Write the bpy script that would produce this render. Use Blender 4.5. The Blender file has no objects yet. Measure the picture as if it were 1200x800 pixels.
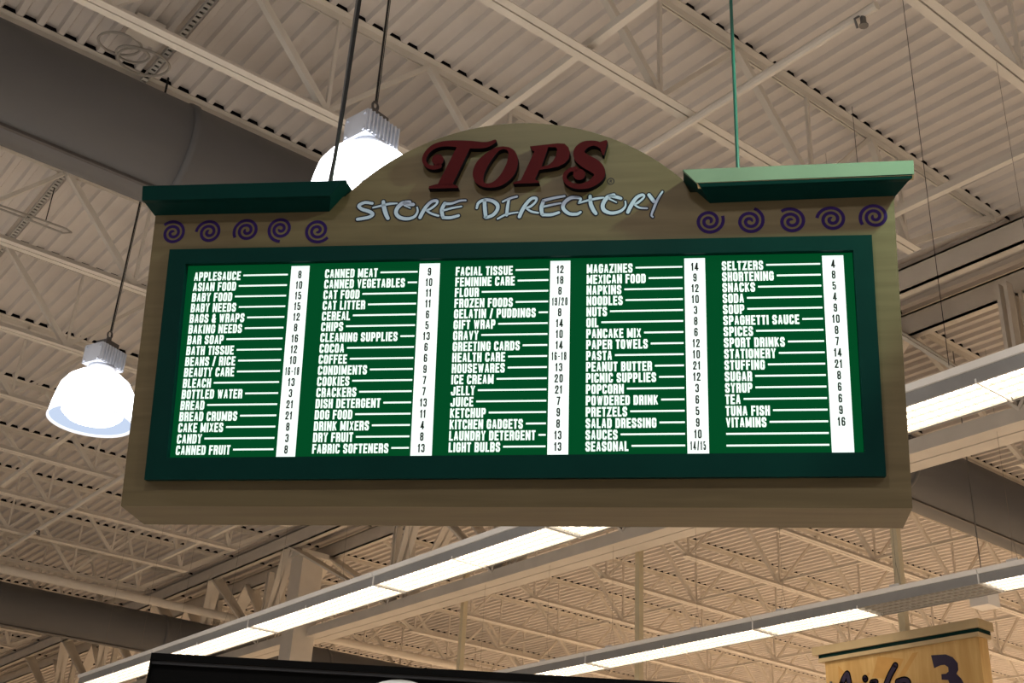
import bpy, math, random
from mathutils import Vector, Matrix

# ------------------------------------------------------------------ camera, world, lights, exposure
S = bpy.context.scene
COL = S.collection
EYE = Vector((0.0, 0.0, 1.6))
R0, R1, R2 = ((0.7804933, -0.6231330, 0.0503534), (0.3173951, 0.3255765, -0.8906516), (0.5386005, 0.7111295, 0.4518897))
cd = bpy.data.cameras.new('camera')
cam = bpy.data.objects.new('camera', cd)
COL.objects.link(cam)
cd.sensor_width = 36.0
cd.lens = 1409.1 / 1200.0 * 36.0
cd.clip_start, cd.clip_end = 0.05, 200.0
cam.matrix_world = Matrix(((R0[0], -R1[0], -R2[0], EYE.x), (R0[1], -R1[1], -R2[1], EYE.y), (R0[2], -R1[2], -R2[2], EYE.z), (0, 0, 0, 1)))
S.camera = cam
S.view_settings.view_transform = 'Standard'
S.view_settings.look = 'None'
S.view_settings.exposure = 0.0
S.view_settings.gamma = 1.0
S.view_settings.use_curve_mapping = False

W = bpy.data.worlds.new('store_fill')
S.world = W
W.use_nodes = True
W.node_tree.nodes['Background'].inputs[0].default_value = (0.95, 0.93, 0.92, 1)
W.node_tree.nodes['Background'].inputs[1].default_value = 0.27      # fill light added through the sides left without walls

LENS_L = 4.5          # radiance of the fluorescent lenses
DOME_L = 5.0          # radiance of the high bay domes
def area_lamp(name, loc, sx, sy, watts, color, target=None):
    l = bpy.data.lights.new(name, 'AREA')
    l.shape = 'RECTANGLE'; l.size = sx; l.size_y = sy; l.energy = watts; l.color = color
    o = bpy.data.objects.new(name, l); COL.objects.link(o); o.location = loc
    if target: o.rotation_euler = (Vector(target) - Vector(loc)).to_track_quat('-Z', 'Y').to_euler()
    return o
WARM = (1.0, 0.775, 0.56)
for k in range(9):                                                  # the light rows over the far aisles
    area_lamp('fluorescent_row_light', (15.4 + 3.3 * k, 20.0, 4.5), 0.30, 44.0, 900, WARM)
for px, py in ((-0.8, 0.4), (-3.0, 6.5), (-2.5, 11.5), (2.5, -3.5), (7.0, -3.0)):   # unseen lamps added over the front end to brighten sign and deck
    area_lamp('added_front_light', (px, py, 6.0), 0.5, 0.5, 120 if px == -0.8 else 260, (1.0, 0.97, 0.95))
gl = bpy.data.lights.new('accent_spot', 'SPOT')                      # green-white spot lamp right of the sign
gl.energy = 330; gl.color = (0.66, 1.0, 0.72); gl.spot_size = math.radians(50); gl.spot_blend = 0.3; gl.shadow_soft_size = 0.06
GLO = bpy.data.objects.new('accent_spot', gl); COL.objects.link(GLO)

# ------------------------------------------------------------------ measures (metres)
HD = 7.53             # underside of the roof deck
JZ0 = 6.63            # underside of the near bay joists
FZ0 = 6.50            # underside of the far bay joists
JY = [4.495 + 1.654 * k for k in range(-3, 22)]   # joist lines, first is k = -3
random.seed(7)

# ------------------------------------------------------------------ materials
def nodes(name):
    m = bpy.data.materials.new(name); m.use_nodes = True
    return m, m.node_tree, m.node_tree.nodes['Principled BSDF']
def mat(name, rgb, rough=0.55, metal=0.0, var=0.10, scale=6.0, spec=0.2):
    m, t, b = nodes(name)
    b.inputs['Roughness'].default_value = rough; b.inputs['Metallic'].default_value = metal
    b.inputs['Specular IOR Level'].default_value = spec
    tc = t.nodes.new('ShaderNodeTexCoord'); n = t.nodes.new('ShaderNodeTexNoise'); r = t.nodes.new('ShaderNodeValToRGB')
    n.inputs['Scale'].default_value = scale; n.inputs['Detail'].default_value = 4
    r.color_ramp.elements[0].position = 0.3; r.color_ramp.elements[1].position = 0.7
    r.color_ramp.elements[0].color = tuple(c * (1 - var) for c in rgb) + (1,)
    r.color_ramp.elements[1].color = tuple(min(1, c * (1 + var)) for c in rgb) + (1,)
    t.links.new(tc.outputs['Object'], n.inputs['Vector']); t.links.new(n.outputs['Fac'], r.inputs['Fac'])
    t.links.new(r.outputs['Color'], b.inputs['Base Color'])
    return m
def wood(name, a, b_, sx, sy, sz, rough=0.45):
    m, t, b = nodes(name)
    b.inputs['Roughness'].default_value = rough; b.inputs['Specular IOR Level'].default_value = 0.2
    tc = t.nodes.new('ShaderNodeTexCoord'); mp = t.nodes.new('ShaderNodeMapping'); n = t.nodes.new('ShaderNodeTexNoise'); r = t.nodes.new('ShaderNodeValToRGB')
    mp.inputs['Scale'].default_value = (sx, sy, sz)
    n.inputs['Scale'].default_value = 3.0; n.inputs['Detail'].default_value = 8; n.inputs['Distortion'].default_value = 0.6
    r.color_ramp.elements[0].position = 0.3; r.color_ramp.elements[1].position = 0.72
    r.color_ramp.elements[0].color = a + (1,); r.color_ramp.elements[1].color = b_ + (1,)
    t.links.new(tc.outputs['Object'], mp.inputs['Vector']); t.links.new(mp.outputs['Vector'], n.inputs['Vector'])
    t.links.new(n.outputs['Fac'], r.inputs['Fac']); t.links.new(r.outputs['Color'], b.inputs['Base Color'])
    return m
def glow(name, rgb, strength, base=(0.8, 0.8, 0.8), rough=0.4, spec=0.5):
    m, t, b = nodes(name)
    b.inputs['Base Color'].default_value = base + (1,); b.inputs['Roughness'].default_value = rough
    b.inputs['Specular IOR Level'].default_value = spec
    b.inputs['Emission Color'].default_value = rgb + (1,); b.inputs['Emission Strength'].default_value = strength
    return m
M = dict(
    deck=mat('painted_roof_deck', (0.64, 0.59, 0.55), 0.6, var=0.06, scale=1.2),
    steel=mat('painted_joist_steel', (0.67, 0.62, 0.555), 0.55, var=0.06, scale=3),
    duct=mat('primed_duct_metal', (0.118, 0.118, 0.122), 0.5, var=0.08, scale=0.8),
    floor=mat('vinyl_floor', (0.66, 0.60, 0.52), 0.5, scale=0.7),
    wall=mat('store_wall', (0.55, 0.50, 0.42), 0.7, scale=0.4),
    tan=wood('stained_plywood', (0.084, 0.062, 0.030), (0.112, 0.087, 0.045), 0.6, 9, 9),
    green=mat('dark_green_paint', (0.001, 0.019, 0.016), 0.4, var=0.06, spec=0.06),
    mint=mat('lit_fascia_mint', (0.17, 0.25, 0.175), 0.4, var=0.05),  # right fascia's lit look, put into its colour
    red=mat('dark_red_paint', (0.044, 0.0045, 0.0055), 0.6, var=0.05, spec=0.04),
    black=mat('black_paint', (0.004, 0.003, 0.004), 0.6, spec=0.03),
    blue=mat('pale_blue_paint', (0.33, 0.40, 0.51), 0.6, var=0.05),
    navy=mat('dark_outline_paint', (0.004, 0.006, 0.010), 0.5),
    purple=mat('purple_paint', (0.018, 0.008, 0.058), 0.6, var=0.1, spec=0.05),
    panel=glow('backlit_green_panel', (0.001, 0.50, 0.125), 0.125, (0.0, 0.006, 0.002), 0.2, 0.05),
    text=glow('backlit_white_lettering', (0.80, 1.0, 0.88), 0.95, (0.3, 0.3, 0.3), 0.3),
    strip=glow('backlit_white_strip', (0.86, 1.0, 0.94), 0.98, (0.3, 0.3, 0.3), 0.3),
    digit=mat('black_number_ink', (0.012, 0.02, 0.015), 0.5),
    rod=mat('grey_steel_rod', (0.16, 0.16, 0.16), 0.35, 0.5),
    rodg=mat('green_rod_paint', (0.018, 0.085, 0.066), 0.3),
    cord=mat('black_cord', (0.015, 0.015, 0.015), 0.6),
    white=mat('white_enamel', (0.88, 0.86, 0.83), 0.4, var=0.03),
    grey=mat('grey_enamel', (0.31, 0.305, 0.30), 0.45, var=0.04),
    lens=glow('fluorescent_lens', (1.0, 0.86, 0.66), LENS_L),
    lensoff=mat('unlit_lens', (0.40, 0.36, 0.30), 0.5),
    louver=mat('louver_white', (0.62, 0.58, 0.53), 0.4, var=0.02),
    dome=glow('acrylic_dome', (0.95, 0.97, 1.0), DOME_L, (0.0, 0.0, 0.0)),
    domein=glow('acrylic_dome_inside', (0.66, 0.78, 1.0), 0.9, (0.0, 0.0, 0.0), 0.6, 0.0),
    bulb=glow('lamp_bulb', (1.0, 1.0, 1.0), 9.0),
    rim=glow('acrylic_rim', (0.95, 0.97, 1.0), 1.0, (0.1, 0.1, 0.1)),
    alu=mat('cast_aluminium', (0.52, 0.54, 0.60), 0.35, 0.3, var=0.05),
    dbox=mat('dark_junction_box', (0.09, 0.08, 0.075), 0.5),
    post=mat('beige_post_paint', (0.66, 0.58, 0.41), 0.5, var=0.04),
    maple=wood('maple_board', (0.48, 0.29, 0.10), (0.60, 0.39, 0.16), 5, 5, 0.7),
    beige=mat('beige_moulding', (0.46, 0.35, 0.20), 0.5, var=0.05),
    orange=mat('orange_stencil', (0.50, 0.28, 0.085), 0.5, var=0.1),
    ink=mat('dark_violet_paint', (0.030, 0.022, 0.050), 0.45),
    screen=mat('black_plastic', (0.003, 0.003, 0.003), 0.6, spec=0.04),
    screenrim=mat('rim_highlight_grey', (0.030, 0.030, 0.032), 0.4, spec=0.1),
    emblem=mat('white_emblem', (0.75, 0.77, 0.76), 0.5, var=0.02),
    wire=mat('dull_wire', (0.20, 0.17, 0.14), 0.6),
    cable=mat('pale_cable', (0.40, 0.37, 0.33), 0.6),
    strut=mat('strut_metal', (0.45, 0.43, 0.40), 0.5),
)
_t = M['lens']

# ------------------------------------------------------------------ mesh helpers
class MB:
    def __init__(s): s.v = []; s.f = []; s.mi = []; s.k = 0
    def add(s, vs, fs, mi=None):
        n = len(s.v); s.v += [tuple(p) for p in vs]; s.f += [tuple(n + i for i in f) for f in fs]
        s.mi += [s.k if mi is None else mi] * len(fs)
    def box(s, a, b, mi=None):
        x0, y0, z0 = a; x1, y1, z1 = b
        s.add([(x0,y0,z0),(x1,y0,z0),(x1,y1,z0),(x0,y1,z0),(x0,y0,z1),(x1,y0,z1),(x1,y1,z1),(x0,y1,z1)],
              [(0,3,2,1),(4,5,6,7),(0,1,5,4),(1,2,6,5),(2,3,7,6),(3,0,4,7)], mi)
    def bar(s, p, q, w, h, up=(0, 0, 1)):
        p, q = Vector(p), Vector(q); d = (q - p).normalized(); u = Vector(up)
        if abs(d.dot(u)) > 0.98: u = Vector((1, 0, 0))
        a = d.cross(u).normalized(); b = a.cross(d).normalized()
        c = [a * (i * w / 2) + b * (j * h / 2) for i, j in ((-1,-1),(1,-1),(1,1),(-1,1))]
        s.add([p + x for x in c] + [q + x for x in c], [(3,2,1,0),(4,5,6,7),(0,1,5,4),(1,2,6,5),(2,3,7,6),(3,0,4,7)])
    def tube(s, pts, r, n=8):
        pts = [Vector(p) for p in pts]; rings = []
        for i, p in enumerate(pts):
            d = (pts[min(i + 1, len(pts) - 1)] - pts[max(i - 1, 0)]).normalized()
            u = Vector((0, 0, 1)) if abs(d.z) < 0.9 else Vector((1, 0, 0))
            a = d.cross(u).normalized(); b = a.cross(d)
            rings.append([p + (a * math.cos(t) + b * math.sin(t)) * r for t in (2 * math.pi * j / n for j in range(n))])
        fs = [(i * n + j, i * n + (j + 1) % n, (i + 1) * n + (j + 1) % n, (i + 1) * n + j) for i in range(len(pts) - 1) for j in range(n)]
        fs += [tuple(range(n))[::-1], tuple((len(pts) - 1) * n + j for j in range(n))]
        s.add([p for r_ in rings for p in r_], fs)
    def lathe(s, prof, n=40, c=(0, 0, 0), mi=None):
        vs = [(c[0] + r * math.cos(2*math.pi*j/n), c[1] + r * math.sin(2*math.pi*j/n), c[2] + z) for r, z in prof for j in range(n)]
        s.add(vs, [(i*n+j, i*n+(j+1) % n, (i+1)*n+(j+1) % n, (i+1)*n+j) for i in range(len(prof)-1) for j in range(n)], mi)
    def prism(s, poly, off, mi=None, side=None):
        n = len(poly); o = Vector(off); p = [Vector(q) for q in poly]
        s.add(p + [q + o for q in p], [tuple(range(n)), tuple(range(2*n-1, n-1, -1))], mi)
        s.add(p + [q + o for q in p], [(i, n+i, n+(i+1) % n, (i+1) % n) for i in range(n)], side if side is not None else mi)
    def build(s, name, mats, parent=None, smooth=False):
        me = bpy.data.meshes.new(name); me.from_pydata(s.v, [], s.f)
        for m in (mats if isinstance(mats, (list, tuple)) else [mats]): me.materials.append(m)
        me.polygons.foreach_set('material_index', s.mi)
        if smooth: me.polygons.foreach_set('use_smooth', [True] * len(me.polygons))
        me.update()
        o = bpy.data.objects.new(name, me); COL.objects.link(o)
        if parent: o.parent = parent
        return o
def tag(o, label, cat, group=None, kind=None):
    o['label'] = label; o['category'] = cat
    if group: o['group'] = group
    if kind: o['kind'] = kind
    return o
def thing(name, loc, label, cat, group=None, rotz=0.0):
    o = bpy.data.objects.new(name, None); COL.objects.link(o)
    o.location = loc; o.rotation_euler = (0, 0, rotz); o.empty_display_size = 0.1
    return tag(o, label, cat, group)
def struct(o):
    o['kind'] = 'structure'; return o
def dup(root, loc, label, rotz=None):
    r = root.copy(); COL.objects.link(r); r.location = loc; r['label'] = label
    if rotz is not None: r.rotation_euler = (0, 0, rotz)
    for ch in list(root.children):
        c = ch.copy(); COL.objects.link(c); c.parent = r
        for g in ch.children:
            d = g.copy(); COL.objects.link(d); d.parent = c
    return r
ORD = ['first', 'second', 'third', 'fourth', 'fifth', 'sixth', 'seventh', 'eighth', 'ninth', 'tenth', 'eleventh', 'twelfth', 'thirteenth', 'fourteenth', 'fifteenth', 'sixteenth']

# ------------------------------------------------------------------ the building
b = MB()                                                             # corrugated deck, ribs along y
PITCH, X0, X1, Y0, Y1 = 0.1525, -8.0, 46.0, -12.0, 54.0
vs = []; x = X0
while x < X1:
    for dx, dz in ((0, 0), (0.044, 0), (0.060, 0.038), (0.1365, 0.038)): vs.append((x + dx, HD + dz))
    x += PITCH
vs.append((x, HD))
n = len(vs)
b.add([(px, Y0, pz) for px, pz in vs] + [(px, Y1, pz) for px, pz in vs], [(i, i + 1, n + i + 1, n + i) for i in range(n - 1)])
b.box((X0, Y0, HD + 0.12), (X1, Y1, HD + 0.3))
ceil = struct(b.build('ceiling', M['deck']))
b = MB()                                                             # black strips standing in for shade in the flutes over each joist
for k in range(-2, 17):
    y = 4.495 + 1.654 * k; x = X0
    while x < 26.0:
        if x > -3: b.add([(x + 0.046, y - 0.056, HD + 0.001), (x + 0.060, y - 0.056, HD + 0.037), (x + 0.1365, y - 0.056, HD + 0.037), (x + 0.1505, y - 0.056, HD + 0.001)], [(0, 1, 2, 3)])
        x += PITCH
cl_ = b.build('flute_shade', M['black'], ceil); cl_['kind'] = 'structure'
b = MB(); b.box((X0, Y0, -0.1), (X1, Y1, 0)); struct(b.build('floor', M['floor']))
b = MB(); b.box((X1, Y0, 0), (X1 + 0.2, Y1, HD + 0.3)); struct(b.build('wall_far', M['wall']))
b = MB(); b.box((X0, Y1, 0), (X1, Y1 + 0.2, HD + 0.3)); struct(b.build('wall_left', M['wall']))
b = MB(); b.box((3.0, Y0 - 0.2, 0), (X1, Y0, HD + 0.3)); struct(b.build('wall_right', M['wall']))

# deep roof girder with its column, parallel to the light rows
gd = thing('roof_girder', (0, 0, 0), 'deep white steel roof girder running behind the sign from right edge to lower left', 'girder')
GY0, GY1 = -10.0, 46.0
for gx in (8.62, 9.39):
    b = MB(); b.box((gx, GY0, 7.185), (gx + 0.02, GY1, 7.43)); b.box((gx, GY0, 7.41), (gx + 0.13, GY1, 7.43)); b.box((gx, GY0, 7.185), (gx + 0.10, GY1, 7.205))
    b.build('top_chord', M['steel'], gd)
for gx in (9.10, 9.31):
    b = MB(); b.box((gx, GY0, 5.84), (gx + 0.19, GY1, 5.86)); b.box((gx if gx < 9.2 else gx + 0.17, GY0, 5.86), (gx + 0.02 if gx < 9.2 else gx + 0.19, GY1, 5.98))
    b.build('bottom_chord', M['steel'], gd)
bn = [17.1 - 2.46 * k for k in range(1, 9)] + [18.6 + 2.46 * k for k in range(0, 5)]
tn = [17.1] + [17.1 - 2.46 * k - 1.23 for k in range(1, 9)] + [18.6 + 2.46 * k + 1.23 for k in range(0, 5)]
for y in bn:
    for gx in (9.17, 9.42):
        b = MB(); b.box((gx - 0.05, y - 0.055, 5.86), (gx + 0.05, y - 0.02, 7.2)); b.box((gx - 0.05, y + 0.02, 5.86), (gx + 0.05, y + 0.055, 7.2)); b.build('web_post', M['steel'], gd)
    near = sorted(tn, key=lambda t: abs(t - y))
    for t in (min((q for q in tn if q > y), default=None), max((q for q in tn if q < y), default=None)):
        if t is None or abs(t - y) > 2.6: continue
        b = MB()
        for gx in (8.66, 8.80, 9.36, 9.50): b.bar((gx, t, 7.25), (9.16 if gx < 9 else 9.42, y, 5.95), 0.03, 0.12, (1, 0, 0))
        b.build('web_diagonal', M['steel'], gd)
col = thing('steel_column', (9.05, 17.1, 0), 'square white steel column rising to the deep girder at the lower left', 'column')
b = MB(); b.box((-0.19, -0.19, 0), (0.19, 0.19, 7.1)); b.build('shaft', M['steel'], col)
b = MB(); b.box((-0.25, -0.25, 7.1), (0.25, 0.25, 7.185)); b.build('cap_plate', M['steel'], col)

# open web joists: near bay and far bay
def joist(name, xa, xb, z0, tops, bots, label, group, detail=True):
    ba, bb_ = bots[0] - 0.1, bots[-1] + 0.1
    t = thing(name, (0, 0, 0), label, 'roof joist', group)
    b = MB()
    for s in (-1, 1):
        b.box((xa, s * 0.006, HD - 0.008), (xb, s * 0.062, HD - 0.001)) if s > 0 else b.box((xa, s * 0.062, HD - 0.008), (xb, s * 0.006, HD - 0.001))
        b.box((xa, min(s * 0.006, s * 0.013), HD - 0.062), (xb, max(s * 0.006, s * 0.013), HD - 0.008))
    b.build('top_chord', M['steel'], t)
    b = MB()
    for s in (-1, 1):
        b.box((ba, min(s * 0.006, s * 0.06), z0), (bb_, max(s * 0.006, s * 0.06), z0 + 0.008))
        b.box((ba, min(s * 0.006, s * 0.013), z0 + 0.008), (bb_, max(s * 0.006, s * 0.013), z0 + 0.062))
    b.build('bottom_chord', M['steel'], t)
    zt, zb = HD - 0.03, z0 + 0.03
    parts = []
    for x in bots:
        parts.append(('web_post', (x, 0, zb), (x, 0, zt), 0.026, 0.026))
        l = [q for q in tops if q < x and x - q < 1.2]; r = [q for q in tops if q > x and q - x < 1.2]
        if l: parts.append(('web_diagonal', (l[-1], 0, zt), (x, 0, zb), 0.05, 0.05))
        if r: parts.append(('web_diagonal', (r[0], 0, zt), (x, 0, zb), 0.034, 0.034))
    parts.append(('end_web', (bots[-1], 0, zb), (xb - 0.05, 0, zt), 0.05, 0.05)); parts.append(('end_web', (bots[0], 0, zb), (xa + 0.05, 0, zt), 0.05, 0.05))
    if detail:
        for nm, p, q, w, h in parts:
            b = MB(); b.bar(p, q, w, h); b.build(nm, M['steel'], t)
    else:
        b = MB()
        for nm, p, q, w, h in parts: b.bar(p, q, w, h)
        b.build('web_members', M['steel'], t)
    return t
near_tops = [2.17 + 1.56 * k for k in range(-4, 5)]
near_bots = [2.95 + 1.56 * k for k in range(-4, 3)] + [7.2]
far_bots = [11.64 + 1.89 * k for k in range(0, 7)]
far_tops = [12.58 + 1.89 * k for k in range(0, 8)]
NEAR_WHERE = {-1: 'crossing the top right corner of the picture', 0: 'crossing from above the sign\'s arch to its right cornice',
              1: 'passing just behind the high bay lamp above the sign', 2: 'hidden mostly by the round duct\'s upper side', 3: 'showing just under the big round duct at far left'}
jn = joist('roof_joist', -6.0, 8.6, JZ0, near_tops, near_bots, '', 'joists on the near side of the girder')
jn_s = joist('roof_joist', -6.0, 8.6, JZ0, near_tops, near_bots, '', 'joists on the near side of the girder', False)
for k in range(-1, 17):
    y = 4.495 + 1.654 * k
    lab = 'white open-web roof joist %s' % NEAR_WHERE[k] if k in NEAR_WHERE else \
          'white open-web roof joist at left, %s one below the big round duct' % ORD[k - 3] if k < 11 else \
          'white open-web roof joist at bottom left, %s beyond the lower brown duct' % ORD[k - 11]
    if k == -1: jn.location = (0, y, 0); jn['label'] = lab
    elif k == 11: jn_s.location = (0, y, 0); jn_s['label'] = lab
    else: dup(jn if k < 11 else jn_s, (0, y, 0), lab)
jf = joist('roof_joist', 9.53, 25.6, FZ0, far_tops, far_bots, '', 'joists beyond the girder')
jf_s = joist('roof_joist', 9.53, 25.6, FZ0, far_tops, far_bots, '', 'joists beyond the girder', False)
for k in range(0, 15):
    y = 4.495 + 1.654 * k
    lab = 'white open-web roof joist beyond the girder, %s counted leftward from the right edge' % ORD[k] if k < 10 else \
          'white roof joist far beyond the girder behind the column, %s past the lower duct' % ORD[k - 10]
    if k == 0: jf.location = (0, y, 0); jf['label'] = lab
    elif k == 10: jf_s.location = (0, y, 0); jf_s['label'] = lab
    else: dup(jf if k < 10 else jf_s, (0, y, 0), lab)

# bridging angles across the bottom chords, sprinkler pipe, strut channel
def bridging(bx, ya, yb, z0, lab):
    b = MB(); w = 0.05 if bx < 9 else 0.03; b.box((bx, ya, z0 + 0.064), (bx + w, yb, z0 + 0.070)); b.box((bx, ya, z0 + 0.070), (bx + 0.006, yb, z0 + 0.07 + w))
    tag(b.build('bridging_angle', M['steel']), lab, 'brace', 'bridging angles')
bridging(3.85, 1.2, 6.2, JZ0, 'thin white brace under the joists behind the left side of the sign\'s arch')
bridging(3.85, 7.75, 19.4, JZ0, 'thin white brace under the joists at left, beyond the round duct')
bridging(6.82, 1.2, 6.2, JZ0, 'thin white brace reaching the sign\'s right end from the right edge')
bridging(6.82, 7.75, 19.4, JZ0, 'thin white brace under the joists left of the column, nearest the girder')
for i, bx in enumerate((13.5, 17.3, 21.1)):
    bridging(bx, 1.2, 6.2, FZ0, 'thin brace across the rightmost joists beyond the girder, %s one past it' % ORD[i])
    bridging(bx, 7.75, 19.4, FZ0, 'thin brace across the joists below the sign, %s one past the girder' % ORD[i])
sp = thing('sprinkler_pipe', (0, 0, 0), 'white sprinkler pipe crossing under the joists above the right half of the sign', 'pipe')
b = MB(); b.tube([(4.78, 3.0, 6.585), (4.78, 6.5, 6.585)], 0.03, 10); b.build('pipe_run', M['steel'], sp)
sp2 = thing('sprinkler_pipe', (0, 0, 0), 'white sprinkler pipe under the joists at left, seen below the high bay lamp', 'pipe')
b = MB(); b.tube([(4.78, 7.6, 6.585), (4.78, 19.2, 6.585)], 0.03, 10); b.build('pipe_run', M['steel'], sp2)
for y in (3.1, 10.1, 13.6, 17.1):
    b = MB(); b.tube([(4.78, y, 6.6), (4.78, y, 6.50)], 0.018, 8); b.lathe([(0.0, 0), (0.028, 0), (0.028, 0.006), (0, 0.006)], 10, (4.78, y, 6.495)); b.tube([(4.78, y, 6.585), (4.74, y + 0.03, 6.545), (4.79, y + 0.05, 6.52)], 0.008, 6)
    b.build('sprinkler_head', M['rod'], sp if y < 5 else sp2)
st = thing('strut_channel', (0, 0, 0), 'slotted metal strut channel fixed under the roof deck at upper left', 'channel')
b = MB()
b.box((2.13, 2.0, 7.46), (2.135, 14.0, 7.50)); b.box((2.17, 2.0, 7.46), (2.175, 14.0, 7.50))
y = 2.0
while y < 14.0:
    b.box((2.135, y, 7.46), (2.17, y + 0.035, 7.465)); y += 0.06
b.build('slotted_web', M['strut'], st)
b = MB(); b.box((2.135, 2.0, 7.495), (2.17, 14.0, 7.50)); b.build('channel_back', M['dbox'], st)

# round ducts
def duct(y, z, r, x0, x1, rings, label):
    t = thing('air_duct', (0, y, z), label, 'duct', 'round air ducts under the joists')
    b = MB(); n = 48
    vs = [(x, r * math.cos(2*math.pi*j/n), r * math.sin(2*math.pi*j/n)) for x in (x0, x1) for j in range(n)]
    b.add(vs, [(j, (j+1) % n, n + (j+1) % n, n + j) for j in range(n)] + [tuple(range(n)), tuple(range(2*n-1, n-1, -1))])
    b.build('duct_tube', M['duct'], t, True)
    for x in rings:
        b = MB(); rr = r + 0.012
        vs = [(xx, q * math.cos(2*math.pi*j/n), q * math.sin(2*math.pi*j/n)) for xx, q in ((x-0.03, r), (x-0.025, rr), (x+0.025, rr), (x+0.03, r)) for j in range(n)]
        b.add(vs, [(i*n+j, i*n+(j+1) % n, (i+1)*n+(j+1) % n, (i+1)*n+j) for i in range(3) for j in range(n)])
        b.build('joint_band', M['duct'], t, True)
    a = math.radians(254)
    b = MB(); b.bar((x0, r * math.cos(a), r * math.sin(a)), (x1, r * math.cos(a), r * math.sin(a)), 0.030, 0.030); b.build('seam', M['dbox'], t)
    return t
duct(7.03, 6.43, 0.38, -6.0, 26.0, [-3.9, -0.9, 2.27, 5.1, 8.1, 10.45, 14.6, 17.7], 'big round grey duct passing behind the sign from upper left to lower right')
duct(20.6, 6.25, 0.345, -6.0, 26.0, [-0.9, 2.2, 5.3, 8.2, 11.5, 14.6], 'round brown-grey duct crossing the bottom left corner')
b = MB(); b.tube([(-6, 19.38, 6.5), (24, 19.38, 6.5)], 0.07, 14)
tag(b.build('water_pipe', M['steel'], None, True), 'white painted pipe running along the lower left duct', 'pipe')

# ------------------------------------------------------------------ the store directory sign (local x right, y up the face, z out of the face)
TH, PH = math.radians(-46.406), math.radians(10.511)
HV = Vector((math.cos(TH), math.sin(TH), 0)); NV = Vector((math.sin(TH), -math.cos(TH), 0))
VV = Vector((0, 0, 1)) * math.cos(PH) + NV * math.sin(PH); WV = HV.cross(VV)
SO = Vector((2.307, 2.996, 1.305 + 1.6))
sign = thing('store_directory_sign', (0, 0, 0), 'big tan wooden store directory sign with arched top and green backlit aisle list', 'sign')
SM = Matrix(((HV.x, VV.x, WV.x, SO.x), (HV.y, VV.y, WV.y, SO.y), (HV.z, VV.z, WV.z, SO.z), (0, 0, 0, 1)))
sign.matrix_world = SM
UPL = Vector((0, math.cos(PH), -math.sin(PH)))                       # world up in sign space
BACK = Vector((0, -math.sin(PH), -math.cos(PH)))                     # world horizontal, away from the viewer
AC, AR = (-0.024, 0.540), 0.854
arch = []
for i in range(0, 49):
    a = math.radians(45.5 + (137.5 - 45.5) * i / 48); arch.append((AC[0] + AR * math.cos(a), AC[1] + AR * math.sin(a), 0))
face = [(-1.367, 0, 0), (1.273, 0, 0), (1.283, 1.10, 0), (0.60, 1.10, 0)] + arch + [(-0.62, 1.13, 0), (-1.364, 1.13, 0)]
b = MB(); b.prism(face, BACK * 0.20); b.build('cabinet', M['tan'], sign)
# cornices: a sloped soffit, a thin lip and an upright fascia, mitred at the arch
def cornice(u_end, so, dv0, dv1, inner):
    prof = [(1.057, 0.0), (1.082, 0.060), (1.085, 0.078), (1.139, 0.084), (1.146, 0.07), (1.146, -0.16), (1.057, -0.16)]
    b = MB(); e0, e1 = [], []
    for v, w in prof:
        e0.append((u_end + so * max(0.15, min(1, w / 0.08)) if w > 0 else u_end + so * 0.1, v + dv0, w)); e1.append((inner(v + dv1), v + dv1, w))
    b.prism_ends = None
    n = len(prof)
    b.add(e0 + e1, [(i, (i + 1) % n, n + (i + 1) % n, n + i) for i in range(n)] + [tuple(range(n))[::-1], tuple(range(n, 2 * n))])
    o = b.build('cornice', M['green'], sign)
    return o
cornice(-1.366, -0.020, 0.024, 0.016, lambda v: -0.697 + (v - 1.073) * 0.85)
cornice(1.284, 0.050, 0.004, 0.0, lambda v: 0.667 - (v - 1.057) * 1.0)
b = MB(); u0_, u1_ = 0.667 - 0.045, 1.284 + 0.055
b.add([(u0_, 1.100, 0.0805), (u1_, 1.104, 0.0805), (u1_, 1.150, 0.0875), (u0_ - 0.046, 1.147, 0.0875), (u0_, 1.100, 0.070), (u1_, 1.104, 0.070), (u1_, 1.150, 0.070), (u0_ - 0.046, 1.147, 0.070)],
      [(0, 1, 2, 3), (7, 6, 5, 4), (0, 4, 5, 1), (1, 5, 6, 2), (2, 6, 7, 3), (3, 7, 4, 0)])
fs = b.build('lit_fascia_strip', M['mint'], sign); fs['label'] = 'fascia strip coloured pale mint as if lit'  # pale colour stands in for light on the right fascia
b = MB(); b.add([(u0_ + 0.005, 1.0865, 0.060), (u1_, 1.0905, 0.060), (u1_, 1.0995, 0.0803), (u0_ + 0.001, 1.0995, 0.0803), (u0_ + 0.005, 1.095, 0.060), (u1_, 1.099, 0.060)], [(0, 1, 2, 3), (0, 3, 4), (1, 5, 2), (0, 4, 5, 1), (3, 2, 5, 4)])
b.build('fascia_lip', M['beige'], sign)
# green picture frame round the lit panels
fo = [(-1.278, 0.086), (1.195, 0.096), (1.198, 0.911), (-1.280, 0.933)]
fi = [(-1.205, 0.163), (1.134, 0.173), (1.135, 0.859), (-1.213, 0.876)]
b = MB()
for i in range(4):
    j = (i + 1) % 4; A, B_, C_, D_ = fo[i], fo[j], fi[j], fi[i]
    b.add([(*A, 0.0), (*B_, 0.0), (*A, 0.030), (*B_, 0.030), (*C_, 0.030), (*D_, 0.030), (*C_, 0.0), (*D_, 0.0)],
          [(0, 1, 3, 2), (2, 3, 4, 5), (5, 4, 6, 7)])
b.build('panel_frame', M['green'], sign)
def topv(u): return 0.880 - 0.0075 * (u + 1.28)
def botv(u): return 0.160 + 0.0042 * (u + 1.28)

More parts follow.
